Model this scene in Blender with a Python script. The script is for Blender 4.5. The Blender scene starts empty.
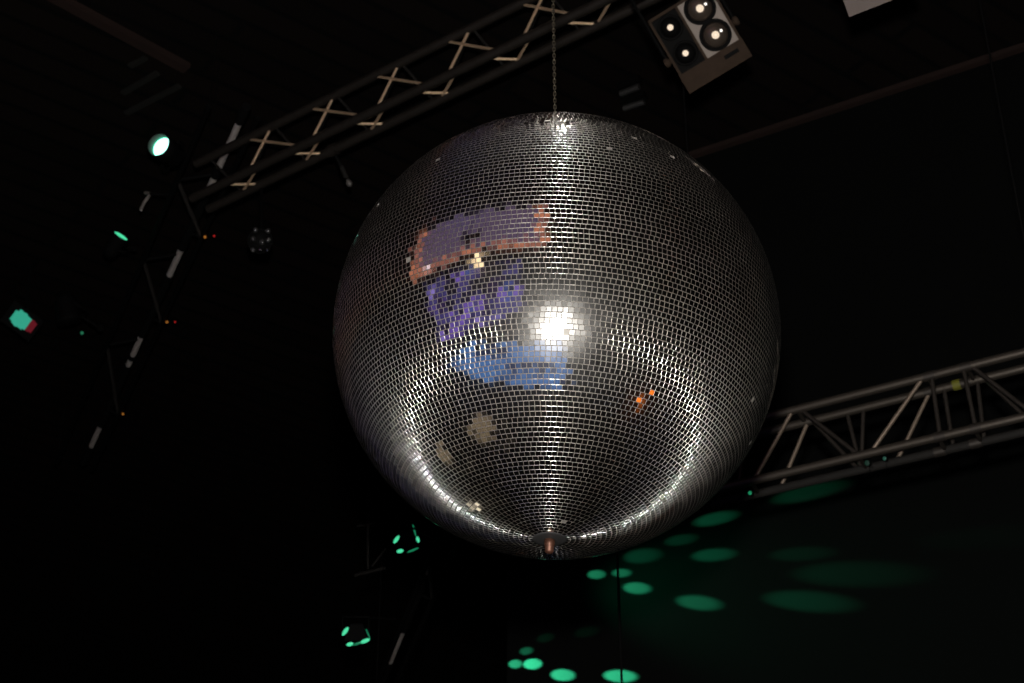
import bpy, bmesh, math, random
import numpy as np
from mathutils import Vector, Matrix, Quaternion
random.seed(7); rng = np.random.default_rng(11)
S = bpy.context.scene
COL = S.collection
PI = math.pi
def V(*a): return Vector(a)

# ------------------------------------------------------------------ camera
F = 1024*60/36.0
PITCH = math.radians(31)
EYE = V(0, 0, 1.6)
RT = V(1, 0, 0); FW = V(0, math.cos(PITCH), math.sin(PITCH)); UP = V(0, -math.sin(PITCH), math.cos(PITCH))
def ray(x, y): return (FW + RT*((x-512)/F) - UP*((y-341.5)/F)).normalized()
def at_d(x, y, d): return EYE + ray(x, y)*d
def at_h(x, y, h):
    r = ray(x, y); return EYE + r*((h-EYE.z)/r.z)
def at_plane(x, y, p, n):
    r = ray(x, y); return EYE + r*((p-EYE).dot(n)/r.dot(n))
def proj(p):
    d = p-EYE; z = d.dot(FW); return (512+F*d.dot(RT)/z, 341.5-F*d.dot(UP)/z)

# ------------------------------------------------------------------ materials
def nodes(name):
    m = bpy.data.materials.new(name); m.use_nodes = True
    nt = m.node_tree; return m, nt, nt.nodes['Principled BSDF']
def pmat(name, col, rough=.5, metal=0.0, nscale=30, var=.15, bump=0.0, spec=.5):
    m, nt, b = nodes(name)
    tc = nt.nodes.new('ShaderNodeTexCoord'); nz = nt.nodes.new('ShaderNodeTexNoise')
    nz.inputs['Scale'].default_value = nscale; nz.inputs['Detail'].default_value = 4
    nt.links.new(tc.outputs['Object'], nz.inputs['Vector'])
    cr = nt.nodes.new('ShaderNodeMapRange'); cr.inputs['To Min'].default_value = 1-var; cr.inputs['To Max'].default_value = 1+var
    nt.links.new(nz.outputs['Fac'], cr.inputs['Value'])
    mx = nt.nodes.new('ShaderNodeVectorMath'); mx.operation = 'SCALE'; mx.inputs[0].default_value = col[:3]
    nt.links.new(cr.outputs['Result'], mx.inputs['Scale']); nt.links.new(mx.outputs['Vector'], b.inputs['Base Color'])
    b.inputs['Roughness'].default_value = rough; b.inputs['Metallic'].default_value = metal
    b.inputs['Specular IOR Level'].default_value = spec
    if bump:
        bp = nt.nodes.new('ShaderNodeBump'); bp.inputs['Strength'].default_value = bump; bp.inputs['Distance'].default_value = .01
        nt.links.new(nz.outputs['Fac'], bp.inputs['Height']); nt.links.new(bp.outputs['Normal'], b.inputs['Normal'])
    return m
def emat(name, col, strength, base=(.02, .02, .02)):
    m, nt, b = nodes(name)
    b.inputs['Base Color'].default_value = (*base, 1); b.inputs['Roughness'].default_value = .3
    b.inputs['Emission Color'].default_value = (*col, 1); b.inputs['Emission Strength'].default_value = strength
    return m

ALU = pmat('aluminium tube', (.80, .575, .38), .50, .6, 40, .12)  # flash glint and its warm cast on the lacing put into this colour
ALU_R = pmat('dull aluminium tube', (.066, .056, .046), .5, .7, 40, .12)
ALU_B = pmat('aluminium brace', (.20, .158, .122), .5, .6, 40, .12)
CHORD = pmat('dim chord tone', (.040, .034, .029), .5, .6, 25, .3)  # chords turned from the flash; their dimness is put into the colour
GREYTUBE = pmat('grey painted tube', (.50, .45, .43), .45, .5, 25, .1)
DARKTUBE = pmat('dark tone tube', (.016, .015, .014), .7, 0, 25, .2, spec=.1)  # dark tone; on the trusses it stands for tubes catching no flash
BLACK = pmat('black powder coat', (.0035, .0035, .0035), .7, 0, 60, .2, spec=.08)
WRAP = pmat('black cloth wrap', (.006, .006, .006), .95, 0, 80, .3, spec=.05)
STEEL = pmat('worn steel', (.55, .52, .48), .3, 1.0, 60, .15)
RUST = pmat('rusty bolt', (.085, .036, .022), .5, .6, 60, .4)
CAPM = pmat('dark grey cap plate', (.028, .028, .028), .5, .3, 40, .2)
HOUSING = pmat('grey brown housing', (.040, .027, .019), .85, 0, 25, .25, spec=.1)
SILVERPANEL = pmat('bare metal panel', (.20, .168, .146), .6, .3, 20, .12)
PALE = pmat('flash-lit housing tone', (.165, .137, .127), .8, 0, 20, .08, spec=.15)  # same housing turned to the flash; that brightness is in the colour
CHROME = pmat('smoked lamp glass', (.16, .125, .10), .25, .7, 30, .2)
LAMP_GLINT = emat('warm flash glint', (1, .80, .60), .95)  # flash glint on the blinder bulbs, put in as emission
GLINT = emat('small white lens glint', (1, .93, .85), 1.6)  # second glint on the lens glass, also put in as emission

# ------------------------------------------------------------------ mesh helpers
def basis(d):
    d = d.normalized(); a = V(0, 0, 1) if abs(d.z) < .9 else V(1, 0, 0)
    u = d.cross(a).normalized(); return u, d.cross(u).normalized(), d
def tube(bm, p0, p1, r, seg=14, r1=None):
    r1 = r if r1 is None else r1
    u, v, d = basis(p1-p0); A = []; B = []
    for k in range(seg):
        a = 2*PI*k/seg; w = u*math.cos(a)+v*math.sin(a)
        A.append(bm.verts.new(p0+w*r)); B.append(bm.verts.new(p1+w*r1))
    for k in range(seg):
        f = bm.faces.new((A[k], A[(k+1) % seg], B[(k+1) % seg], B[k])); f.smooth = True
    bm.faces.new([bm.verts.new(x.co) for x in A[::-1]]); bm.faces.new([bm.verts.new(x.co) for x in B])   # caps keep their own vertices so the sides shade straight
def path_tube(bm, pts, r, seg=8, closed=False):
    n = len(pts); rings = []
    for i, p in enumerate(pts):
        a = pts[(i-1) % n] if (closed or i > 0) else p
        b = pts[(i+1) % n] if (closed or i < n-1) else p
        d = (b-a).normalized()
        if i == 0: u, v, _ = basis(d)
        else:
            u = (u-d*u.dot(d)).normalized(); v = d.cross(u)
        rings.append([bm.verts.new(p+(u*math.cos(2*PI*k/seg)+v*math.sin(2*PI*k/seg))*r) for k in range(seg)])
    for i in range(n if closed else n-1):
        A, B = rings[i], rings[(i+1) % n]
        for k in range(seg):
            f = bm.faces.new((A[k], A[(k+1) % seg], B[(k+1) % seg], B[k])); f.smooth = True
    if not closed:
        bm.faces.new([bm.verts.new(x.co) for x in rings[0][::-1]]); bm.faces.new([bm.verts.new(x.co) for x in rings[-1]])
def box(bm, c, ax, half, bev=0.0):
    """box with axes ax (three unit vectors), half sizes"""
    q = bmesh.new(); bmesh.ops.create_cube(q, size=2)
    for v in q.verts: v.co = c + ax[0]*v.co.x*half[0] + ax[1]*v.co.y*half[1] + ax[2]*v.co.z*half[2]
    if bev: bmesh.ops.bevel(q, geom=q.edges[:], offset=bev, segments=2, affect='EDGES')
    bmesh.ops.recalc_face_normals(q, faces=q.faces)
    me = bpy.data.meshes.new('tmp'); q.to_mesh(me); q.free(); bm.from_mesh(me); bpy.data.meshes.remove(me)
def lathe(bm, c, d, prof, seg=32):
    """prof: list of (radius, height along d)"""
    u, v, d = basis(d); rings = []
    for r, h in prof:
        if r < 1e-6: rings.append([bm.verts.new(c+d*h)])
        else: rings.append([bm.verts.new(c+d*h+(u*math.cos(2*PI*k/seg)+v*math.sin(2*PI*k/seg))*r) for k in range(seg)])
    for A, B in zip(rings, rings[1:]):
        for k in range(seg):
            k2 = (k+1) % seg
            if len(A) == 1 and len(B) == 1: continue
            if len(A) == 1: f = bm.faces.new((A[0], B[k2], B[k]))
            elif len(B) == 1: f = bm.faces.new((A[k], A[k2], B[0]))
            else: f = bm.faces.new((A[k], A[k2], B[k2], B[k]))
            f.smooth = True

ORG = {}
def org(o): return ORG.get(o.name, V(0, 0, 0)) if o else V(0, 0, 0)
def obj(name, bm, mat, parent=None, origin=None):
    o0 = org(parent) if parent else (origin or V(0, 0, 0))
    bmesh.ops.recalc_face_normals(bm, faces=bm.faces)
    me = bpy.data.meshes.new(name)
    for v in bm.verts: v.co -= o0
    bm.to_mesh(me); bm.free(); me.materials.append(mat)
    o = bpy.data.objects.new(name, me); COL.objects.link(o)
    if parent: o.parent = parent
    else: o.location = o0
    ORG[o.name] = o0.copy()
    return o
def part(name, mat, parent, fn, *a, **k):
    bm = bmesh.new(); fn(bm, *a, **k); return obj(name, bm, mat, parent)
def tag(o, label=None, cat=None, group=None, kind=None):
    if label: o['label'] = label
    if cat: o['category'] = cat
    if group: o['group'] = group
    if kind: o['kind'] = kind
    return o
def thing(name, loc, label, cat, group=None):
    o = bpy.data.objects.new(name, None); o.empty_display_size = .1; COL.objects.link(o); o.location = loc
    ORG[o.name] = loc.copy()
    return tag(o, label, cat, group)
def struct(name, bm, mat): return tag(obj(name, bm, mat), kind='structure')
WX = (V(1, 0, 0), V(0, 1, 0), V(0, 0, 1))

# ------------------------------------------------------------------ mirror ball
BC = at_d(556, 336, 3.84); BR = .5
TILT = Matrix.Rotation(math.radians(2.3), 3, 'Y')       # hangs a touch crooked from its off-centre shackle
ball = thing('mirror_ball', BC, 'large mirror ball covered in small square mirror tiles hanging on a thin chain', 'mirror ball')
# mirror tile material: clear mirror with a film of dust, bevelled edges and grout
def mirror_mat():
    m = bpy.data.materials.new('mirror tile face'); m.use_nodes = True; nt = m.node_tree; nt.nodes.clear()
    out = nt.nodes.new('ShaderNodeOutputMaterial'); mix = nt.nodes.new('ShaderNodeMixShader')
    a = nt.nodes.new('ShaderNodeBsdfGlossy'); a.inputs['Color'].default_value = (.86, .86, .86, 1); a.inputs['Roughness'].default_value = .075
    b = nt.nodes.new('ShaderNodeBsdfGlossy'); b.inputs['Color'].default_value = (.75, .74, .72, 1); b.inputs['Roughness'].default_value = .30
    tc = nt.nodes.new('ShaderNodeTexCoord'); nz = nt.nodes.new('ShaderNodeTexNoise'); nz.inputs['Scale'].default_value = 14
    nt.links.new(tc.outputs['Object'], nz.inputs['Vector'])
    mr = nt.nodes.new('ShaderNodeMapRange'); mr.inputs['To Min'].default_value = .02; mr.inputs['To Max'].default_value = .08
    nt.links.new(nz.outputs['Fac'], mr.inputs['Value']); nt.links.new(mr.outputs['Result'], mix.inputs['Fac'])
    nt.links.new(a.outputs[0], mix.inputs[1]); nt.links.new(b.outputs[0], mix.inputs[2]); nt.links.new(mix.outputs[0], out.inputs[0])
    return m
MIRROR = mirror_mat()
def rim_mat():
    m = bpy.data.materials.new('ground glass tile edge'); m.use_nodes = True; nt = m.node_tree; nt.nodes.clear()
    out = nt.nodes.new('ShaderNodeOutputMaterial'); mix = nt.nodes.new('ShaderNodeMixShader'); mix.inputs['Fac'].default_value = .5
    a = nt.nodes.new('ShaderNodeBsdfGlossy'); a.inputs['Color'].default_value = (.95, .93, .90, 1); a.inputs['Roughness'].default_value = .13
    b = nt.nodes.new('ShaderNodeBsdfGlossy'); b.inputs['Color'].default_value = (.52, .49, .45, 1); b.inputs['Roughness'].default_value = .36
    nt.links.new(a.outputs[0], mix.inputs[1]); nt.links.new(b.outputs[0], mix.inputs[2]); nt.links.new(mix.outputs[0], out.inputs[0])
    return m
RIM = rim_mat()
GROUT = pmat('silver grey backing', (.16, .15, .135), .5, .2, 60, .25)
def build_tiles():
    NR = 143; dth = PI/NR; pitch = BR*dth; gap = .0006; gapx = .0005; rim = .0006
    PROF = [(rim, 0), (rim*.50, -rim*.13), (rim*.14, -rim*.49), (0, -rim), (0, -.0016)]
    verts = []; faces = []; smooth = []; mats = []
    jit = math.radians(.5)
    for i in range(NR):
        th = -PI/2 + (i+.5)*dth
        rr = BR*math.cos(th)
        if rr < .034: continue
        n = max(6, round(2*PI*rr/pitch)); w = 2*PI*rr/n
        ph0 = PI/2 + rng.normal(0, .35)*w/rr; rowj = rng.normal(0, .0035)
        for k in range(n):
            ph = ph0 + 2*PI*k/n
            if rng.random() < .0012: continue
            N = np.array([math.cos(th)*math.cos(ph), math.cos(th)*math.sin(ph), math.sin(th)])
            X = np.array([-math.sin(ph), math.cos(ph), 0.0]); Y = np.cross(N, X)
            ja, jb = rng.normal(0, jit, 2)
            jb += rowj
            if rng.random() < .05: ja *= 2.5; jb *= 2.5
            N2 = N + X*ja + Y*jb; N2 /= np.linalg.norm(N2)
            X2 = X - N2*(X@N2); X2 /= np.linalg.norm(X2); Y2 = np.cross(N2, X2)
            rot = rng.normal(0, .008); X2, Y2 = X2*math.cos(rot)+Y2*math.sin(rot), Y2*math.cos(rot)-X2*math.sin(rot)
            c = N*BR
            hx = (w-gapx)/2*(1+rng.normal(0, .012)); hy = (pitch-gap)/2*(1+rng.normal(0, .012))
            b = len(verts)
            for sx, sy in ((-1, -1), (1, -1), (1, 1), (-1, 1)):
                verts.append(c + X2*sx*(hx-rim) + Y2*sy*(hy-rim))
            faces.append((b, b+1, b+2, b+3)); smooth.append(False); mats.append(0)
            for q in range(4):                       # each rounded edge keeps its own vertices so its highlight runs straight along it
                A = ((-1, -1), (1, -1), (1, 1), (-1, 1))[q]; B = ((1, -1), (1, 1), (-1, 1), (-1, -1))[q]
                e = len(verts)
                for ins, d in PROF:
                    verts.append(c + X2*A[0]*(hx-ins) + Y2*A[1]*(hy-ins) + N2*d)
                    verts.append(c + X2*B[0]*(hx-ins) + Y2*B[1]*(hy-ins) + N2*d)
                for L in range(len(PROF)-1):
                    o = e+2*L
                    faces.append((o+2, o+3, o+1, o)); smooth.append(L < 3); mats.append(1)
    verts = np.array(verts) @ np.array(TILT).T
    me = bpy.data.meshes.new('mirror_tiles'); me.from_pydata(verts.tolist(), [], faces)
    me.polygons.foreach_set('use_smooth', smooth); me.polygons.foreach_set('material_index', mats)
    me.materials.append(MIRROR); me.materials.append(RIM); me.update()
    o = bpy.data.objects.new('mirror_tiles', me); COL.objects.link(o); o.parent = ball
build_tiles()
AX = TILT @ V(0, 0, 1)
def core(bm):
    bmesh.ops.create_uvsphere(bm, u_segments=192, v_segments=96, radius=BR-.0011)
    for v in bm.verts: v.co = TILT @ v.co + BC
    for f in bm.faces: f.smooth = True
part('core', GROUT, ball, core)
part('bottom_cap', CAPM, ball, lathe, BC-AX*(BR-.004), -AX, [(0, -.004), (.036, -.004), (.037, 0), (.036, .0035), (.03, .005), (0, .006)], 40)
part('bottom_bolt', RUST, ball, lathe, BC-AX*(BR+.001), -AX, [(0, 0), (.0115, 0), (.0115, .012), (.0095, .015), (.0095, .026), (.006, .030), (0, .031)], 20)
part('top_cap', CAPM, ball, lathe, BC+AX*(BR-.004), AX, [(0, -.004), (.036, -.004), (.037, 0), (.036, .0035), (.03, .005), (0, .006)], 40)

# chain
CEIL = 7.95
SH = BC + V(.006, 0, BR+.014)
def shackle(bm):
    pts = [SH+V(.013*math.cos(a), 0, .013*math.sin(a)) for a in [2*PI*k/20 for k in range(20)]]
    path_tube(bm, pts, .0028, 8, True)
part('hanging_eye', STEEL, ball, shackle)
chain = thing('hanging_chain', SH, 'thin steel link chain running straight up from the mirror ball', 'chain')
CH = pmat('chain steel', (.20, .175, .13), .35, .9, 60, .2)
def link(bm, z, turn):
    a_ = V(1, 0, 0) if turn else V(0, 1, 0); hl, hw = .0066, .0031; pts = []
    for k in range(7): t = PI*k/6; pts.append(a_*hw*math.cos(t)+V(0, 0, hl-hw+hw*math.sin(t)*1.0))
    for k in range(7): t = PI+PI*k/6; pts.append(a_*hw*math.cos(t)+V(0, 0, -(hl-hw)+hw*math.sin(t)))
    path_tube(bm, [SH+V(0, 0, z)+p for p in pts], .00125, 6, True)
z = .0185; k = 0
while z < .50:
    part('link', CH, chain, link, z, (k % 2) == 0); z += .0102; k += 1
bm = bmesh.new()
while SH.z + z < CEIL-.02:
    link(bm, z, (k % 2) == 0); z += .0102; k += 1
tag(obj('upper_links', bm, CH, chain), kind='stuff')

# ------------------------------------------------------------------ trusses
def line_pt(a, b, x):
    """parameter t where the chord a->b crosses picture column x (found once, to read member positions off the photo)"""
    lo, hi = -1.0, 2.0
    s = proj(b)[0] > proj(a)[0]
    for _ in range(50):
        m = (lo+hi)/2
        if (proj(a.lerp(b, m))[0] < x) == s: lo = m
        else: hi = m
    return (lo+hi)/2
def make_box_truss(label, A, B, away, sh, sw, rc, rb, near, far, top, bot, mchord, mbrace, name='box_truss', dark=None):
    t = thing(name, A, label, 'truss')
    up = V(0, 0, sh); off = away*sw
    ch = {'nb': (A, B), 'nt': (A+up, B+up), 'fb': (A+off, B+off), 'ft': (A+up+off, B+up+off)}
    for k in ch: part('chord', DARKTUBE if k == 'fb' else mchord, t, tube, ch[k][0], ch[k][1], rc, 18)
    for lst, ka, kb in ((near, 'nt', 'nb'), (far, 'ft', 'fb'), (top, 'nt', 'ft'), (bot, 'nb', 'fb')):
        for it in lst:
            xa, xb = it[:2]
            p = ch[ka][0].lerp(ch[ka][1], xa); q = ch[kb][0].lerp(ch[kb][1], xb)
            part('brace', dark if len(it) > 2 else mbrace, t, tube, p, q, rb, 10)
    return t, ch

# left truss: three chords with crossed lacing, from the lower left junction up to the top edge
h1 = 7.07
LA, LB = at_h(192, 198.5, h1), at_h(690, -40.6, h1)
dL = (LB-LA).normalized(); awayL = V(dL.y, -dL.x, 0)
if awayL.y < 0: awayL = -awayL
SHL, SWL = .235, .125
tx = line_pt
trussL = thing('three_chord_truss', LA, 'long three-chord truss with bright crossed braces at upper left behind the mirror ball', 'truss')
chL = {'nb': (LA, LB), 'nt': (LA+V(0, 0, SHL), LB+V(0, 0, SHL)), 'fb': (LA+awayL*SWL, LB+awayL*SWL)}
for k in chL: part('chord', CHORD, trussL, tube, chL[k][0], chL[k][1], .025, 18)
def lace(ka, xa, kb, xb, mat):
    ta, tb = tx(*chL[ka], xa), tx(*chL[kb], xb)
    if min(ta, tb) < 0 or max(ta, tb) > 1: return
    part('brace', mat, trussL, tube, chL[ka][0].lerp(chL[ka][1], ta), chL[kb][0].lerp(chL[kb][1], tb), .0075, 10)
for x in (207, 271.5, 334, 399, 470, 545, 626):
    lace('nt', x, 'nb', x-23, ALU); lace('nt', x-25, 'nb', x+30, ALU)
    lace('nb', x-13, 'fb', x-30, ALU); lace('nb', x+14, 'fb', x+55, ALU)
    lace('nt', x+2, 'fb', x-28, BLACK); lace('nt', x+2, 'fb', x+36, DARKTUBE)  # third-face lacing coloured dark, as tubes the flash leaves dim

# right truss
h2 = 4.38
RA, RB = at_h(700, 493, h2), at_h(1064, 407.5, h2)
dR = (RB-RA).normalized(); awayR = V(dR.y, -dR.x, 0)
if awayR.y < 0: awayR = -awayR
SHR, SWR = .245, .11
up = V(0, 0, SHR); off = awayR*SWR
def cx(v): return 740+v/3.606
near = []; far = []
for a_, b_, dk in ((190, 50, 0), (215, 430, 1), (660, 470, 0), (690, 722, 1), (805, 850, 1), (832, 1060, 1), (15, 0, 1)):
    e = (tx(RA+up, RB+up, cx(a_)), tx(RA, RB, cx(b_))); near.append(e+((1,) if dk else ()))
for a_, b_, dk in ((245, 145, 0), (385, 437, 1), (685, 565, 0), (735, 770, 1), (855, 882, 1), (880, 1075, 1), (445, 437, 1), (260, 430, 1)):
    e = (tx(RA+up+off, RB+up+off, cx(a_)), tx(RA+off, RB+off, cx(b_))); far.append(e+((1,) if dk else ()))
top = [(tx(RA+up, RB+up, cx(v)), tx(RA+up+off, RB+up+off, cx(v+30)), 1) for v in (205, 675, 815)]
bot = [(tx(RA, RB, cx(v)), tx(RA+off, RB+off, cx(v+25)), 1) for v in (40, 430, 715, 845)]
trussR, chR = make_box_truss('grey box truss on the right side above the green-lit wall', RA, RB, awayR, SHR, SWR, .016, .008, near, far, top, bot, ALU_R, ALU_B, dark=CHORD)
for xx in (685, 815):                      # end plates where two truss lengths are bolted together
    for kk in ('nt', 'nb', 'ft', 'fb'):
        a, b = chR[kk]; p = a.lerp(b, tx(a, b, cx(xx)+(0 if 't' in kk else 10)))
        part('coupler', CHORD, trussR, tube, p-dR*.02, p+dR*.02, .0185, 16)
a, b = chR['ft']; p = a.lerp(b, tx(a, b, 957)); 
tape = part('tape_mark', pmat('yellow tape', (.11, .11, .006), .7, 0, 30, .1), trussR, tube, p-dR*.014, p+dR*.014, .0195, 16); tape['label'] = 'yellow tape band'

# far left truss (three chords) receding down the left of the picture, and a second one below the ball
STRUT = pmat('grey strut tube', (.055, .050, .047), .5, .4, 25, .2)
PALETUBE = pmat('pale grey tube', (.75, .69, .65), .5, .4, 25, .1)
def far_truss(name, label, A, B, lit, arms, r, npx, mchord=GREYTUBE):
    """A->B main tube; lit: list of (t0,t1) bare lengths, the rest wrapped in black cloth"""
    t = thing(name, A, label, 'truss')
    d = (B-A).normalized(); n = V(d.y, -d.x, 0).normalized()
    if n.x < 0: n = -n
    part('main_chord', mchord, t, tube, A, B, r, 18)
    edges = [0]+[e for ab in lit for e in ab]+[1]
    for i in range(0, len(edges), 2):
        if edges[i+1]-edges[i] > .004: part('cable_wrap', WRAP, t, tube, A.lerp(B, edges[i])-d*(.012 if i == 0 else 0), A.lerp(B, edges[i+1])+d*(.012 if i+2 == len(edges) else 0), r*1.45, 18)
    bl = [p - n*npx[0] + V(0, 0, npx[2]) for p in (A, B)]; br = [p + n*npx[1] + V(0, 0, npx[2]) for p in (A, B)]
    part('side_chord', BLACK, t, tube, bl[0], bl[1], r*.9, 14); part('side_chord', BLACK, t, tube, br[0], br[1], r*.9, 14)
    def col_at(seg, y):
        lo, hi = 0., 1.
        for _ in range(40):
            m = (lo+hi)/2
            if proj(seg[0].lerp(seg[1], m))[1] < y: lo = m
            else: hi = m
        return seg[0].lerp(seg[1], lo)
    for (t0, t1) in arms:
        part('strut', STRUT, t, tube, col_at(bl, t0), col_at(br, t1), r*.62, 12)
        part('cross_tie', BLACK, t, tube, col_at(bl, t0), col_at((A, B), t0-6), r*.5, 10)
        part('cross_tie', BLACK, t, tube, col_at(br, t1), col_at((A, B), t1-6), r*.5, 10)
    return t, A, B, bl, br
GA, GB = at_h(246, 108, 7.45), at_h(84, 462, 7.45)
def gt(y):
    lo, hi = 0., 1.
    for _ in range(40):
        m = (lo+hi)/2
        if proj(GA.lerp(GB, m))[1] < y: lo = m
        else: hi = m
    return lo
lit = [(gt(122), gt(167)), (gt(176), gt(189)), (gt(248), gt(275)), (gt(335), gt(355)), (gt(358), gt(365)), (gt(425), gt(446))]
trussG, *_g = far_truss('triangular_truss', 'truss at far left with short bare grey lengths stepping down from the long box truss', GA, GB, lit,
                    [(180, 238), (260, 323), (345, 415)], .019, (.20, .07, -.05), PALETUBE)

# ------------------------------------------------------------------ right wall
WN = awayR.copy()                                    # horizontal normal, away from the camera
WP = RA + WN*2.5
def wall_hit(x, y): return at_plane(x, y, WP, WN)
wend = wall_hit(507, 662); wd = dR.copy(); wd.z = 0; wd.normalize()
if wd.x < 0: wd = -wd
WL = 15.0
bm = bmesh.new()
mid = V(wend.x, wend.y, 0)+wd*(WL/2)+WN*.1
box(bm, V(mid.x, mid.y, CEIL/2), (wd, WN, V(0, 0, 1)), (WL/2, .1, CEIL/2))
def wallmat():
    m, nt, b = nodes('black painted panelled wall')
    tc = nt.nodes.new('ShaderNodeTexCoord'); nz = nt.nodes.new('ShaderNodeTexNoise'); nz.inputs['Scale'].default_value = 3
    nt.links.new(tc.outputs['Object'], nz.inputs['Vector'])
    cr = nt.nodes.new('ShaderNodeValToRGB'); cr.color_ramp.elements[0].color = (.0018, .0021, .0020, 1); cr.color_ramp.elements[1].color = (.0027, .0031, .0030, 1)
    nt.links.new(nz.outputs['Fac'], cr.inputs['Fac']); nt.links.new(cr.outputs['Color'], b.inputs['Base Color'])
    b.inputs['Roughness'].default_value = .9; b.inputs['Specular IOR Level'].default_value = .1
    return m
struct('wall_right', bm, wallmat())
cb = at_plane(622, 690, WP-WN*.85, WN); ct = at_plane(621, 562, WP-WN*.85, WN)
bm = bmesh.new(); tube(bm, V(cb.x, cb.y, 0.0), V(cb.x, cb.y, ct.z+.25), .006, 8)
tag(obj('hanging_cable', bm, WRAP, None, V(cb.x, cb.y, 0)), 'thin black cable hanging straight down in front of the green-lit wall', 'cable')

# ------------------------------------------------------------------ stage lights on the far trusses
def aim_axes(d, roll=0):
    u, v, d = basis(d); q = Quaternion(d, roll); return q @ u, q @ v, d
def tube_ring(bm, c, d, r, h):
    lathe(bm, c, d, [(r*.975, .002), (r*.975, h), (r*.995, h), (r*.995, .002), (r*.975, .002)], 28)
def par_head(name, label, c, d, r, L, lensmat, hang, hood=0.0, group=None, clampmat=BLACK, ring=None):
    """c: lens centre, d: the way it shines, hang: point of the truss it is clamped to"""
    t = thing(name, c, label, 'stage light', group)
    body = part('body', BLACK, t, lathe, c, -d, [(r*.98, -r*hood), (r*1.08, -r*hood), (r*1.08, r*.3), (r*1.0, r*.5), (r*.95, L*.7), (r*.6, L), (0, L*1.03), (0, L*.2), (r*.98, .004), (r*.98, -r*hood)], 28)
    part('lens', lensmat, t, lathe, c, d, [(0, r*.16), (r*.4, r*.13), (r*.75, r*.06), (r*.88, 0), (0, -.002)], 28)
    if ring: part('glow_liner', pmat('grey glow liner', (.05, .06, .055), .7), t, tube_ring, c, d, r*.97, r*hood)  # extra liner added inside the hood to catch the lamp's glow
    if ring: part('glow_ring', ring, t, lathe, c, d, [(r*.88, .001), (r*.90, r*.09), (r*.97, r*.1), (r*.975, .001), (r*.88, .001)], 28)  # green fall-off of the glow at the lens edge, given its own ring
    u, v, dd = aim_axes(d)
    m = c - d*(L*.5); top = hang + (m-hang).normalized()*.085
    side = (top-m).normalized().cross(d)
    side = side.normalized() if side.length > .05 else u
    n = (top-m).normalized()
    pts = [m+side*r*1.1, m+side*r*1.3, m+side*r*1.3+n*r*1.5, m-side*r*1.3+n*r*1.5, m-side*r*1.3, m-side*r*1.1]
    bm = bmesh.new(); path_tube(bm, pts, r*.1, 8); obj('yoke', bm, BLACK, t)
    bm = bmesh.new(); tube(bm, m+n*r*1.45, top, r*.14, 10); tube(bm, top-side*r*.12, top+side*r*.12, r*.3, 12); obj('clamp', bm, clampmat, t)
    return t
GREEN_HOT = emat('bright white-green lamp lens', (.36, 1, .74), 3.6); GREEN_RING = emat('green edge glow', (.04, .8, .45), .6)
GREEN = emat('green lamp lens', (.10, 1, .50), .75)
GREEN_DIM = emat('dim green lamp lens', (.04, .9, .4), .22)
TEAL = emat('teal lamp lens', (.06, .75, .50), .45)
REDL = emat('red lamp lens', (.9, .02, .06), .11)
AMBER = emat('tiny amber indicator', (1, .35, .05), .30); REDI = emat('tiny red indicator', (1, .03, .03), .35)

gA, gB, gbl, gbr = _g
def near_bl(y):
    lo, hi = 0., 1.
    for _ in range(40):
        m = (lo+hi)/2
        if proj(gbl[0].lerp(gbl[1], m))[1] < y: lo = m
        else: hi = m
    return gbl[0].lerp(gbl[1], lo)
def near_br(y):
    lo, hi = 0., 1.
    for _ in range(40):
        m = (lo+hi)/2
        if proj(gbr[0].lerp(gbr[1], m))[1] < y: lo = m
        else: hi = m
    return gbr[0].lerp(gbr[1], lo)
def dist(p): return (p-EYE).length
p1 = near_bl(165); c1 = at_d(163, 148, dist(p1)-.30)
toC = (EYE-c1).normalized()
par_head('spot_lantern', 'glowing green-white stage lamp at upper left, brightest of all the lamps', c1, (toC-RT*.55+UP*.42).normalized(), .066, .16, GREEN_HOT, p1, hood=.75, ring=GREEN_RING)
p2 = near_bl(250); c2 = at_d(121, 236, dist(p2)-.1)
toC = (EYE-c2).normalized()
par_head('spot_lantern', 'dark stage lamp seen edge-on with a thin green slit of light, below the glowing lamp', c2, (toC*.13+RT*.54+UP*.80).normalized(), .05, .15, GREEN, p2)
p3 = near_bl(335); c3 = at_d(70, 322, dist(p3)-.1)
t3 = par_head('spot_lantern', 'unlit dark stage lamp with a tiny green glint at far left, near lowest strut', c3, ((EYE-c3).normalized()*.2+RT*.2-UP*.9).normalized(), .075, .20, BLACK, p3)
q = at_d(82, 333, dist(p3)-.2); part('indicator', emat('tiny green indicator', (.1, 1, .5), .12), t3, lathe, q, (EYE-q).normalized(), [(0, .01), (.011, 0), (0, -.01)], 12)
# teal and red blurred lamp at the left edge
c4 = at_d(22, 321, dist(p3)+.1); toC = (EYE-c4).normalized(); u4 = (RT*.75-UP*.55).normalized(); v4 = (RT*.55+UP*.75).normalized()
t4 = thing('wash_light', c4, 'small lamp near the left edge glowing teal on one side and red on the other', 'stage light')
bm = bmesh.new(); box(bm, c4-toC*.09, (u4, v4, toC), (.105, .07, .07), .012); obj('housing', bm, BLACK, t4)
bm = bmesh.new()
for k, (o_, hl) in enumerate(((-.062, .035), (-.042, .05), (-.022, .052), (-.002, .050), (.018, .046), (.036, .04))):
    box(bm, c4+u4*o_-toC*.015+v4*(.004*(k % 2)), (u4, v4, toC), (.0085, hl, .012), .003)
obj('teal_lens', bm, TEAL, t4)
bm = bmesh.new()
for o_, hl in ((.060, .04), (.080, .034)): box(bm, c4+u4*o_-toC*.015+v4*.006, (u4, v4, toC), (.0095, hl, .012), .003)
obj('red_lens', bm, REDL, t4)
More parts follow.
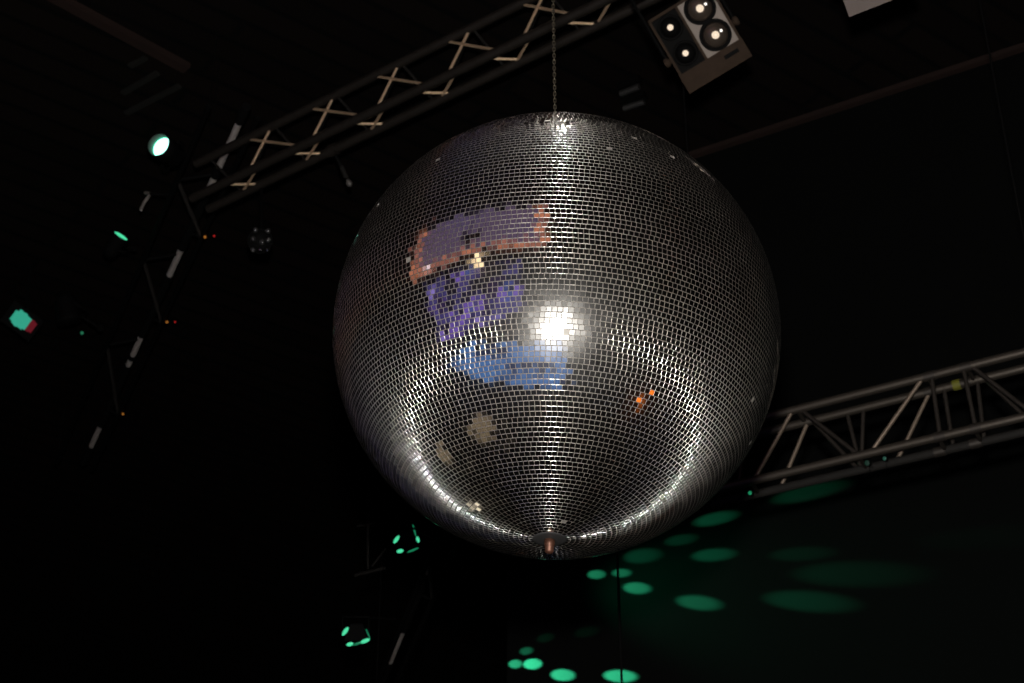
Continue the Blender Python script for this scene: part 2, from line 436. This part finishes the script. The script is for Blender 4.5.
bm = bmesh.new(); path_tube(bm, [c4-toC*.10+v4*.07, c4-toC*.12+V(0, 0, .25), V(c4.x, c4.y, 0)-V(toC.x, toC.y, 0)*.12+V(0, 0, c4.z+.45)], .012, 8); obj('hanging_bracket', bm, BLACK, t4)
wash_hang = V(c4.x, c4.y, 0)-V(toC.x, toC.y, 0)*.12+V(0, 0, c4.z+.45)
bm = bmesh.new(); tube(bm, V(wash_hang.x, wash_hang.y, wash_hang.z), V(wash_hang.x, wash_hang.y, CEIL), .012, 8); obj('drop_rod', bm, BLACK, t4)
# amber indicators at the lower ends of the struts
for y_, xr in ((237, 205), (322, 167), (414, 123)):
    pz = near_br(y_); q = at_d(xr, y_, dist(pz)-.05)
    k = part('indicator', AMBER, trussG, lathe, q, (EYE-q).normalized(), [(0, .01), (.008, .004), (.008, -.05), (0, -.05)], 12); k['label'] = 'tiny amber indicator'
for x_, y_ in ((214, 236), (175, 322)):
    pz = near_br(y_); q = at_d(x_, y_, dist(pz)-.02)
    k = part('indicator', REDI, trussG, lathe, q, (EYE-q).normalized(), [(0, .008), (.006, .003), (.006, -.05), (0, -.05)], 12); k['label'] = 'tiny red indicator'
# bent grey hook on the truss (between the two upper lamps)
bm = bmesh.new(); dh = dist(near_bl(215))-.08
path_tube(bm, [at_d(140.5, 211, dh), at_d(144, 203, dh), at_d(149, 196, dh), at_d(149, 193.5, dh), at_d(145, 193, dh+.02)], .011, 8)
b2 = bmesh.new(); path_tube(b2, [at_d(145, 193, dh+.02), near_bl(195)], .008, 8); obj('hook_stem', b2, WRAP, trussG)
hk = obj('cable_hook', bm, pmat('dull hook', (.16, .145, .135), .5, .3), trussG); hk['label'] = 'bent grey hook'

# ---- lower pair of derby lights below the ball, on their own truss
FIXPL = WP - WN*.5
def fix_at(x, y): return at_plane(x, y, FIXPL, WN)
f1 = fix_at(355, 633); f2 = fix_at(405, 540)
dl = dist(f1)
KA = at_d(450, 518, dl-.9); KB = at_h(383, 680, KA.z)
def kt(y):
    lo, hi = 0., 1.
    for _ in range(40):
        m = (lo+hi)/2
        if proj(KA.lerp(KB, m))[1] < y: lo = m
        else: hi = m
    return lo
trussK, *_k = far_truss('triangular_truss', 'dim truss below the mirror ball carrying two green effect lights', KA, KB, [(kt(566), kt(573)), (kt(630), kt(662))], [(560, 600)], .015, (.04, .07, -.05), PALETUBE)
kA, kB, kbl, kbr = _k
def derby(label, c, hang, s, lens, group):
    t = thing('derby_effect_light', c, label, 'effect light', group)
    to = (EYE-c).normalized(); rt = to.cross(V(0, 0, 1)).normalized()*-1; rt = RT; upv = UP
    ax = (RT, UP, -FW)
    bm = bmesh.new()
    prof = [(-.9, -.62), (.95, -.62), (.62, .75), (-.35, .75)]
    fr = [bm.verts.new(c+RT*x*s*.9+UP*y*s*.9) for x, y in prof]; bk = [bm.verts.new(c+RT*x*s*.7+UP*y*s*.7+FW*s*1.1) for x, y in prof]
    bm.faces.new(fr); bm.faces.new(bk[::-1])
    for i in range(4): bm.faces.new((fr[i], bk[i], bk[(i+1) % 4], fr[(i+1) % 4]))
    obj('housing', bm, BLACK, t)
    for (x, y, ang, hl, hw, mt) in lens:
        q = c+RT*x*s+UP*y*s-FW*s*.05; a = math.radians(ang); d1 = RT*math.cos(a)+UP*math.sin(a); d2 = UP*math.cos(a)-RT*math.sin(a)
        bm = bmesh.new(); bmesh.ops.create_uvsphere(bm, u_segments=20, v_segments=12, radius=1)
        for v_ in bm.verts: v_.co = q + d1*v_.co.x*hl*s*1.15 + d2*v_.co.y*hw*s*1.15 - FW*v_.co.z*s*.07
        for f_ in bm.faces: f_.smooth = True
        obj('lens', bm, mt, t)
    bm = bmesh.new(); path_tube(bm, [c-RT*s*.95+FW*s*.5, c-RT*s*.95+FW*s*.5+UP*s*1.1, c+RT*s*.95+FW*s*.5+UP*s*1.1, c+RT*s*.95+FW*s*.5], s*.06, 8); obj('mounting_bracket', bm, BLACK, t)
    bm = bmesh.new(); st_ = c+FW*s*.5+UP*s*1.1; tube(bm, st_, hang+(st_-hang).normalized()*.06, s*.07, 8); obj('clamp', bm, BLACK, t)
    return t
su = dl*13.5/F
L1 = [(-.70, .13, 55, .32, .12, GREEN), (-.37, -.81, 14, .22, .12, GREEN), (.74, -.57, 22, .32, .12, GREEN), (.20, -.76, 18, .30, .07, GREEN_DIM), (.95, -.05, -65, .36, .04, GREEN_DIM)]
L2 = [(-.63, .04, 55, .30, .11, GREEN), (-.36, -.81, 14, .22, .12, GREEN), (.95, .04, -75, .20, .10, GREEN), (.70, .70, -75, .40, .05, GREEN_DIM), (.59, -.74, 22, .40, .06, GREEN_DIM)]
derby('lower of two black effect lights below the ball, with three green lenses', f1, kbl[0].lerp(kbl[1], kt(612)), su, L1, 'green effect lights below the ball')
derby('upper of two black effect lights, its green lenses close under the ball', f2, kbl[0].lerp(kbl[1], kt(532)), su, L2, 'green effect lights below the ball')
# faint I-shaped grey bracket left of the upper one
t = thing('support_frame', fix_at(364, 572), 'faint dark I-shaped bracket frame left of the upper green effect light', 'bracket')
for (a, b, r_) in (((365, 528), (365, 574), .007), ((354, 530), (374, 527), .007), ((352, 580), (382, 573), .010), ((369, 571), (383, 553), .006)):
    part('bar', DARKTUBE, t, tube, fix_at(*a)+FW*.2, fix_at(*b)+FW*.2, r_, 10)
pp = fix_at(365, 528)+FW*.2
part('drop_rod', BLACK, t, tube, pp, V(pp.x, pp.y, CEIL), .012, 8)

# ---- cluster lamp of small lenses below the left truss, and the small dangling clamp
c5 = at_d(260, 241, 8.9); n5 = (EYE-c5).normalized()
t5 = thing('led_lamp', c5, 'small dark lamp with a ring of little lenses below the long box truss', 'stage light')
part('housing', BLACK, t5, lathe, c5, -n5, [(0, .01), (.06, .01), (.064, 0), (.066, .06), (.05, .1), (0, .1)], 24)
LENSG = pmat('clear lamp lens', (.75, .72, .66), .12, 1, 30, .05); LENSD = pmat('smoky lamp lens', (.2, .2, .2), .3, .8, 30, .05)
for k, (x_, y_) in enumerate(((255.5, 230), (268, 231), (253, 239), (268.5, 240), (262, 242), (260.3, 250), (267.5, 250), (253, 250))):
    q = at_d(x_, y_, 8.89); part('lens', LENSG if k in (5, 6) else LENSD, t5, lathe, q, n5, [(0, .014), (.008, .012), (.013, .005), (.014, -.006), (0, -.006)], 16)
hb = chL['fb'][0].lerp(chL['fb'][1], line_pt(*chL['fb'], 262))
bm = bmesh.new(); path_tube(bm, [c5-n5*.08, c5-n5*.08+V(0, 0, .12), hb-V(0, 0, .034)], .009, 8); obj('hanger', bm, BLACK, t5)
hb = chL['fb'][0].lerp(chL['fb'][1], line_pt(*chL['fb'], 333)); dd_ = dist(hb)-.02
t6 = thing('hanging_clamp', hb, 'small grey clamp with a knobbed handle dangling under the long box truss', 'clamp')
part('collar', CHORD, t6, tube, hb-dL*.025, hb+dL*.025, .033, 16)
part('stem', BLACK, t6, tube, hb, at_d(341, 166, dd_), .009, 10)
part('handle', DARKTUBE, t6, tube, at_d(341, 166, dd_), at_d(346.5, 178, dd_), .013, 12)
part('knob', pmat('dull knob', (.14, .13, .12), .5, .3), t6, lathe, at_d(349.5, 184, dd_), (at_d(349.5, 184, dd_)-at_d(341, 166, dd_)).normalized(), [(0, -.018), (.008, -.03), (.014, -.01), (.016, 0), (.011, .012), (0, .016)], 14)

# ---- small fittings under the right truss with green glints
def small_par(x, y, lab, strength_mat, size):
    p = chR['nb'][0].lerp(chR['nb'][1], line_pt(*chR['nb'], x)); c = at_d(x, y, dist(p)+.02)
    d = ((EYE-c).normalized()+RT*-.6).normalized()
    return par_head('small_lantern', lab, c, d, size, size*2.2, strength_mat, p)
small_par(750, 493, 'tiny lamp with a green glint below the right truss close to the ball', GREEN_DIM, .0085)
small_par(867, 463, 'tiny dim green lamp left of its twin under the middle of the right truss', emat('faint green lens', (.04, .6, .35), .03), .011)
small_par(884.5, 458.5, 'tiny dim green lamp right of its twin under the middle of the right truss', emat('faint green lens', (.08, .6, .4), .10), .008)

# ------------------------------------------------------------------ blinders (four-lamp flood boxes)
def blinder(label, L, u, v, n, w, h, mats, lit=True, hang=None):
    """L: upper left corner of the front; u: down the left side, v: across, n: towards the room"""
    t = thing('blinder_light', L+u*h*.5+v*w*.5, label, 'stage light', 'four-lamp blinder lights')
    def P(a, b, c=0): return L+u*a*h+v*b*w+n*c
    th = .008
    bm = bmesh.new()
    for (a, b, ha, hb_) in ((.5, .012, .5, .012), (.5, .988, .5, .012), (.012, .5, .012, .5), (.42, .44, .40, .012)):
        box(bm, P(a, b, -.07), (u, v, n), (ha*h, hb_*w, .075), .002)
    box(bm, P(.5, .5, -.145), (u, v, n), (.5*h, .5*w, .006), .002)
    obj('housing', bm, mats[0], t)
    bm = bmesh.new(); box(bm, P(.885, .5, -.07), (u, v, n), (.115*h, .5*w, .076), .004); lp = obj('lower_panel', bm, mats[0], t)
    bm = bmesh.new(); box(bm, P(.86, .78, .0075), (u, v, n), (.022*h, .11*w, .002), .001); obj('badge', bm, BLACK, lp)
    bm = bmesh.new(); box(bm, P(.39, .72, -.02), (u, v, n), (.37*h, .27*w, .006), .002); obj('lamp_panel', bm, mats[1], t)
    bm = bmesh.new(); box(bm, P(.39, .22, -.10), (u, v, n), (.37*h, .205*w, .006), .002); pb = obj('lamp_panel', bm, BLACK, t); pb['label'] = 'recessed lamp panel coloured black for shade'  # shade of the recessed column put into black panel and lenses
    for (a, b, dz, r, dark) in ((.195, .72, -.012, .065, 0), (.565, .72, -.012, .065, 0), (.20, .225, -.092, .052, 1), (.565, .225, -.092, .052, 1)):
        c = P(a, b, dz)
        lamp = part('lamp', BLACK, t, lathe, c, n, [(0, -.002), (r*.99, -.002), (r, .004), (r*.95, .010), (r*.78, .006), (r*.76, .001), (0, 0)], 32)
        part('lens', BLACK if dark else CHROME, lamp, lathe, c, n, [(r*.77, .002), (r*.7, .012), (r*.5, .021), (r*.25, .026), (0, .027)], 32)
        part('lamp_glint', LAMP_GLINT, lamp, lathe, c+n*.024, (n+u*0.0).normalized(), [(0, .008), (r*.14, .007), (r*.24, .002), (r*.24, -.002), (0, -.004)], 20)
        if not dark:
            part('lamp_glint', GLINT, lamp, lathe, c+n*.022+v*r*.42-u*r*.05, n, [(0, .006), (r*.07, .004), (r*.09, 0), (0, -.004)], 14)
    for b, sg in ((0, -1), (1, 1)):
        part('knob', mats[0], t, lathe, P(.55, b, -.05), v*sg, [(0, 0), (.014, 0), (.014, .01), (.02, .012), (.02, .026), (.016, .03), (0, .03)], 16)
    m = P(.55, .5, -.05); top = m - u*h*.9 - n*.10
    bm = bmesh.new(); path_tube(bm, [m-v*w*.56, top-v*w*.56, top+v*w*.56, m+v*w*.56], .009, 8); obj('yoke', bm, BLACK, t)
    bm = bmesh.new(); tube(bm, top, hang or V(top.x, top.y, CEIL), .014, 10); obj('drop_rod', bm, BLACK, t)
    return t
def facing(corner, right, down, d):
    """front plane square to the line of sight; corner = upper left, then the upper right and lower left corners"""
    c = at_d((right[0]+down[0])/2, (right[1]+down[1])/2, d); n = (EYE-c).normalized()
    L, Rr, Dn = (at_plane(*p, c, n) for p in (corner, right, down))
    u = (Dn-L); h = u.length; u.normalize(); v = Rr-L; v = v-u*v.dot(u); w = v.length; v.normalize()
    return L, u, v, n, w, h
blinder('grey four-lamp blinder box hanging at the top, both lamp pairs showing', *facing((648, 21.5), (708, -17.5), (690, 92.5), 6.95), (HOUSING, SILVERPANEL))
blinder('pale corner of a second blinder box cut off by the top edge at right', *facing((821, -64), (887, -93), (850, 15.5), 6.5), (PALE, PALE))

# ------------------------------------------------------------------ room shell
def plankmat(name, c0, c1, sc, rough=.7):
    m, nt, b = nodes(name)
    tc = nt.nodes.new('ShaderNodeTexCoord'); mp = nt.nodes.new('ShaderNodeMapping'); br = nt.nodes.new('ShaderNodeTexBrick')
    mp.inputs['Rotation'].default_value = (0, 0, math.atan2(dL.y, dL.x))
    nt.links.new(tc.outputs['Object'], mp.inputs['Vector']); nt.links.new(mp.outputs['Vector'], br.inputs['Vector'])
    br.inputs['Scale'].default_value = sc; br.inputs['Color1'].default_value = (*c0, 1); br.inputs['Color2'].default_value = (*c1, 1)
    br.inputs['Mortar'].default_value = (.001, .001, .001, 1); br.inputs['Mortar Size'].default_value = .02
    br.inputs['Brick Width'].default_value = 3.0; br.inputs['Row Height'].default_value = .18
    nt.links.new(br.outputs['Color'], b.inputs['Base Color']); b.inputs['Roughness'].default_value = rough; b.inputs['Specular IOR Level'].default_value = .2
    return m
def slab(name, x0, x1, y0, y1, z0, z1, mat):
    bm = bmesh.new(); box(bm, V((x0+x1)/2, (y0+y1)/2, (z0+z1)/2), WX, ((x1-x0)/2, (y1-y0)/2, (z1-z0)/2)); return struct(name, bm, mat)
X0, X1, Y0, Y1 = -14, 12, -8, 22
slab('floor', X0, X1, Y0, Y1, -.2, 0, plankmat('dark club floor', (.02, .018, .017), (.03, .026, .024), 1, .5))
slab('ceiling', X0, X1, Y0, Y1, CEIL, CEIL+.1, plankmat('dark stained ceiling boards', (.0032, .0020, .0016), (.0058, .0035, .0026), 1))
DK = pmat('matt black wall paint', (.008, .008, .008), .95, 0, 4, .3, spec=.1)
slab('wall_left', X0-.2, X0, Y0, Y1, 0, CEIL, DK); slab('wall_back', X0, X1, Y0-.2, Y0, 0, CEIL, DK); slab('wall_front', X0, X1, Y1, Y1+.2, 0, CEIL, DK)
slab('wall_side', X1, X1+.2, Y0, Y1, 0, CEIL, DK)
BEAM = pmat('reddish brown timber', (.018, .0075, .005), .75, 0, 8, .4, .2)
def beam(n, a, b, zb, hw, ext0=0, ext1=0, mat=BEAM, hh=None):
    hh = hh or (CEIL-zb)/2
    p, q = at_h(*a, zb), at_h(*b, zb); d = (q-p).normalized(); p = p-d*ext0; q = q+d*ext1
    bm = bmesh.new(); s = V(-d.y, d.x, 0)
    box(bm, (p+q)/2+V(0, 0, hh), (d, s, V(0, 0, 1)), ((q-p).length/2, hw, hh), .006)
    return struct(n, bm, mat)
ta_, tb_ = wend + wd*.02, wend + wd*WL; ta_.z = tb_.z = CEIL-.018
bm = bmesh.new(); box(bm, (ta_+tb_)/2 - WN*.025, (wd, WN, V(0, 0, 1)), ((tb_-ta_).length/2, .024, .017), .004); struct('trim_1', bm, BEAM)
beam('trim_2', (40, -8), (142, 47), 7.91, .038, .6, .3)
PUR = pmat('grey steel purlin', (.014, .014, .012), .7, .2, 8, .3)
beam('trim_3', (122, 95), (158, 74), 7.93, .02, 0, 0, PUR); beam('trim_4', (125, 115), (180, 87), 7.93, .02, 0, 0, PUR); beam('trim_5', (129, 68), (146, 59), 7.93, .02, 0, 0, PUR)
def batten(a, b, label):
    p, q = at_h(*a, 7.88), at_h(*b, 7.88); d = (q-p).normalized(); s = V(-d.y, d.x, 0); m = (p+q)/2
    t = thing('tube_light', V(m.x, m.y, CEIL), label, 'ceiling light', 'unlit tube lights')
    bm = bmesh.new(); box(bm, m+V(0, 0, .045), (d, s, V(0, 0, 1)), ((q-p).length/2, .03, .025), .004); obj('housing', bm, BLACK, t)
    part('tube', pmat('dusty unlit tube', (.026, .026, .026), .5, 0, 20, .1), t, tube, p+d*.01, q-d*.01, .02, 12)
batten((619, 94.5), (641, 86), 'unlit tube light on the ceiling right of the chain, upper of two')
batten((622, 109), (646, 101.5), 'unlit tube light on the ceiling right of the chain, lower of two')

# steel slings that carry the trusses from the ceiling
SLING = pmat('black steel sling', (.002, .002, .002), .6, .5, 60, .2)
def sling(p, parent):
    part('sling', SLING, parent, tube, p, V(p.x, p.y, CEIL), .0035, 8)
for tt, pts in ((trussL, [chL['nt'][0].lerp(chL['nt'][1], f) for f in (.03, .96)]), (trussR, [chR['nt'][0].lerp(chR['nt'][1], f) for f in (.03, .98)]),
                (trussG, [gbl[0], gbl[1]]), (trussK, [kbl[0], kbl[1]])):
    for p in pts: sling(p, tt)

# ------------------------------------------------------------------ what stands behind and below, seen in the mirror tiles
def around(az, el, d):
    a = math.radians(az); return V(BC.x+d*math.sin(a), BC.y-d*math.cos(a), BC.z+d*math.tan(math.radians(el)))
def ledmat(name, kind):
    m, nt, b = nodes(name); b.inputs['Base Color'].default_value = (.01, .01, .01, 1)
    tc = nt.nodes.new('ShaderNodeTexCoord'); nz = nt.nodes.new('ShaderNodeTexNoise' if kind != 'cells' else 'ShaderNodeTexVoronoi')
    nz.inputs['Scale'].default_value = {'purple': .4, 'cells': 2.4, 'blue': .7, 'orange': 3.0}[kind]
    nt.links.new(tc.outputs['Object'], nz.inputs['Vector'])
    cr = nt.nodes.new('ShaderNodeValToRGB'); e = cr.color_ramp.elements
    if kind == 'purple':
        e[0].position = .3; e[0].color = (.075, .055, .115, 1); e[1].position = .7; e[1].color = (.095, .062, .10, 1); src = nz.outputs['Fac']
    elif kind == 'blue':
        e[0].position = .42; e[0].color = (.008, .012, .04, 1); e[1].position = .5; e[1].color = (.06, .15, .36, 1); src = nz.outputs['Fac']
    elif kind == 'orange':
        e[0].position = .38; e[0].color = (.14, .06, .06, 1); e[1].position = .58; e[1].color = (.55, .19, .10, 1); src = nz.outputs['Fac']
    else:
        sp = nt.nodes.new('ShaderNodeSeparateColor'); nt.links.new(nz.outputs['Color'], sp.inputs['Color']); src = sp.outputs[0]
        cr.color_ramp.interpolation = 'CONSTANT'
        e[0].position = 0; e[0].color = (.004, .003, .006, 1); e[1].position = .30; e[1].color = (.05, .04, .15, 1)
        for pos, col in ((.62, (.16, .09, .42, 1)), (.74, (.05, .08, .28, 1)), (.84, (.02, .01, .04, 1)), (.93, (.30, .22, .65, 1))):
            k = cr.color_ramp.elements.new(pos); k.color = col
    nt.links.new(src, cr.inputs['Fac']); nt.links.new(cr.outputs['Color'], b.inputs['Emission Color']); b.inputs['Emission Strength'].default_value = 1.0
    return m
def panel(name, label, cat, az, d, w, z0, z1, mat, frame=True):
    a = math.radians(az); c = V(BC.x+d*math.sin(a), BC.y-d*math.cos(a), (z0+z1)/2)
    n = V(-math.sin(a), math.cos(a), 0); s = V(n.y, -n.x, 0)
    t = thing(name, c, label, cat)
    bm = bmesh.new(); box(bm, c, (s, V(0, 0, 1), n), (w/2, (z1-z0)/2, .03), .005); obj('screen_face', bm, mat, t)
    bm = bmesh.new(); box(bm, c-n*.06, (s, V(0, 0, 1), n), (w/2+.05, (z1-z0)/2+.05, .04), .005); obj('back_case', bm, BLACK, t)
    return t, c, s, n
dS = 5.2
tS, cS, sS, nS = panel('projection_screen', 'wide violet projection screen with orange-lit edging, seen only as a reflection in the mirror tiles', 'screen', -38, dS, 5.6, 5.15, 7.25, ledmat('violet screen image', 'purple'))
ORA = ledmat('orange lit edging', 'orange')
for (o1, o2, hw, hh) in ((3.05, 0, .30, 1.2), (-3.05, 0, .30, 1.2), (0, -1.22, 3.1, .19)):
    bm = bmesh.new(); box(bm, cS+sS*o1+V(0, 0, o2)+nS*.01, (sS, V(0, 0, 1), nS), (hw, hh, .03), .01); obj('edge_light', bm, ORA, tS)
for k in (-2.2, 2.2): part('sling', SLING, tS, tube, cS+sS*k+V(0, 0, 1.05)-nS*.08, V((cS+sS*k-nS*.08).x, (cS+sS*k-nS*.08).y, CEIL), .01, 8)
tP, cP, sP, nP = panel('led_wall', 'low stage wall of purple and blue light cells, seen only as a reflection in the mirror tiles', 'screen', -40, 5.5, 4.6, 1.6, 4.2, ledmat('purple light cells', 'cells'))
for k in (-1.8, 1.8):
    bm = bmesh.new(); q = cP+sP*k-nP*.1; tube(bm, V(q.x, q.y, 0), V(q.x, q.y, 4.0), .04, 12); obj('leg', bm, BLACK, tP)
# blue lit dance floor
tD = thing('dance_floor', V(-1.7, -.55, 0), 'low blue glowing dance floor beside the photographer, seen only as a reflection', 'dance floor')
bm = bmesh.new(); box(bm, V(-2.65, -.55, .03), WX, (3.05, 1.30, .03), .004); obj('lit_deck', bm, ledmat('blue lit panels', 'blue'), tD)
bm = bmesh.new(); box(bm, V(-2.65, -.55, .02), WX, (3.1, 1.35, .02), .004); obj('edge_trim', bm, BLACK, tD)
def lamp_post(x, y, z, label, col, st, r):
    t = thing('floor_lamp', V(x, y, 0), label, 'lamp')
    part('base', BLACK, t, lathe, V(x, y, 0), V(0, 0, 1), [(0, 0), (r*1.1, 0), (r*1.1, .03), (.02, .05), (.02, z-r), (0, z-r)], 20)
    part('lamp_shade', emat('lamp shade glow', col, st), t, lathe, V(x, y, z), V(0, 0, 1), [(0, -r), (r*.6, -r*.8), (r, -r*.2), (r*.9, r*.4), (r*.5, r*.85), (0, r)], 20)
warm = around(-36, 8, 5.0); lamp_post(warm.x, warm.y, warm.z, 'tall cream lamp seen only as a reflection above the purple cells', (1, .72, .42), 1.6, .30)
wh = around(-62, 14, 5.0); lamp_post(wh.x, wh.y, wh.z, 'tall white lamp seen only as a small bright reflection at left', (.85, .85, 1), 2, .12)
lamp_post(2.69, 1.86, .35, 'low orange lamp seen only as a reflection at lower right of the ball', (1, .22, .02), 1.4, .19)
lamp_post(-2.07, 6.8, .4, 'low cream lamp seen only as a reflection near the bottom of the ball', (1, .86, .62), 1.2, .20)
for (x, y, r, lab) in ((-1.75, 2.8, .42, 'round table with cream cloth seen only as a reflection, nearest the ball'), (-2.9, 4.6, .36, 'round table with cream cloth seen only as a reflection, further from the camera')):
    t = thing('cocktail_table', V(x, y, 0), lab, 'table')
    part('pedestal', BLACK, t, lathe, V(x, y, 0), V(0, 0, 1), [(0, 0), (.25, 0), (.25, .02), (.04, .05), (.04, .72), (0, .72)], 20)
    part('tabletop', pmat('cream table cloth', (.55, .48, .38), .9, 0, 8, .4), t, lathe, V(x, y, .72), V(0, 0, 1), [(0, 0), (r, 0), (r, .025), (0, .025)], 32)

sp_ = around(-40, 21, 4.7)
t = thing('hanging_speaker', sp_, 'black loudspeaker hanging before the violet screen, seen only as a dark reflection', 'loudspeaker')
bm = bmesh.new(); box(bm, sp_, (sS, V(0, 0, 1), nS), (.34, .22, .18), .02); obj('cabinet', bm, BLACK, t)
bm = bmesh.new(); box(bm, sp_+nS*.185, (sS, V(0, 0, 1), nS), (.30, .19, .008), .004); obj('grille', bm, WRAP, t)
part('drop_rod', BLACK, t, tube, sp_+V(0, 0, .2), V(sp_.x, sp_.y, CEIL), .015, 8)

# ------------------------------------------------------------------ lights
def spot(name, loc, target, energy, col, ang, blend, rad):
    l = bpy.data.lights.new(name, 'SPOT'); l.energy = energy; l.color = col; l.spot_size = ang; l.spot_blend = blend; l.shadow_soft_size = rad
    o = bpy.data.objects.new(name, l); COL.objects.link(o); o.location = loc
    o.rotation_euler = (target-loc).to_track_quat('-Z', 'Y').to_euler(); return o
FLASH = V(0.0, -.03, 1.6+.27)
spot('camera_flash', FLASH, at_d(540, 300, 5)+V(0, 0, .27), 900, (1, .95, .88), math.radians(104), .5, .05)
for x, y in ((-1.75, 2.8), (-2.9, 4.6)): spot('added_table_light', V(x, y, 6.6), V(x, y, 0), 420, (1, .85, .62), math.radians(11), .3, .02)  # added lamps without fixtures, brightening the table cloths for the ball's reflections
# green beams thrown along the wall by the lower effect lights
G = (.055, 1, .46)
beams = [  # x, y, half height in px, strength, which light, half width px
 (515, 664, 4.2, .8, 1), (532, 664, 5, 1.05, 1), (562, 675, 5.6, .85, 1), (619, 676, 6, .75, 1), (526, 651, 4, .38, 1), (545, 638, 5, .10, 1), (586, 632, 6, .07, 1),
 (596, 574.5, 4.6, .58, 2), (621, 573, 4.4, .48, 2), (636, 588, 5.8, .55, 2), (697, 602.5, 7.5, .34, 2), (805, 601, 11, .22, 2),
 (641, 556, 8, .22, 2), (680, 540, 6, .17, 2), (714, 519, 7, .25, 2), (712, 555, 7, .25, 2), (850, 574, 14, .14, 2), (800, 554, 8, .14, 2), (806, 493, 9, .22, 2), (995, 537, 14, .05, 2)]
src = {1: f1, 2: f2}
for (x, y, hh, st, w) in beams:
    tg = wall_hit(x, y); s0 = src[w]; s0 = s0 + (tg-s0).normalized()*.22; dd = (tg-s0).length
    half = hh*dist(tg)/F/dd
    cosi = abs((tg-s0).normalized().dot(WN))
    spot('green_beam', s0, tg, (2500 if w == 1 else 1750)*st**2.0*(.5 if x > 780 else 1)*dd*dd/max(cosi, .08), G, 2*math.atan(half*1.2), min(1, .5+.5*(1-st)), .004)
spot('green_wash', src[2]+(wall_hit(760, 600)-src[2]).normalized()*.3, wall_hit(760, 600), 60, (.05, 1, .5), math.radians(40), 1, .05)

# ------------------------------------------------------------------ world, camera, colour
w = bpy.data.worlds.new('dark room'); S.world = w; w.use_nodes = True
w.node_tree.nodes['Background'].inputs[0].default_value = (0, 0, 0, 1); w.node_tree.nodes['Background'].inputs[1].default_value = 0
cam = bpy.data.cameras.new('camera'); co = bpy.data.objects.new('camera', cam); COL.objects.link(co)
co.location = EYE; co.rotation_euler = (PI/2+PITCH, 0, 0)
cam.lens = 60; cam.sensor_width = 36; cam.sensor_fit = 'HORIZONTAL'; cam.clip_start = .05; cam.clip_end = 200
cam.dof.use_dof = True; cam.dof.focus_distance = 3.42; cam.dof.aperture_fstop = 10
S.camera = co
S.view_settings.view_transform = 'Standard'; S.view_settings.look = 'None'; S.view_settings.gamma = 1; S.view_settings.exposure = 0
S.view_settings.use_curve_mapping = False
S.cycles.max_bounces = 6; S.cycles.sample_clamp_indirect = 4
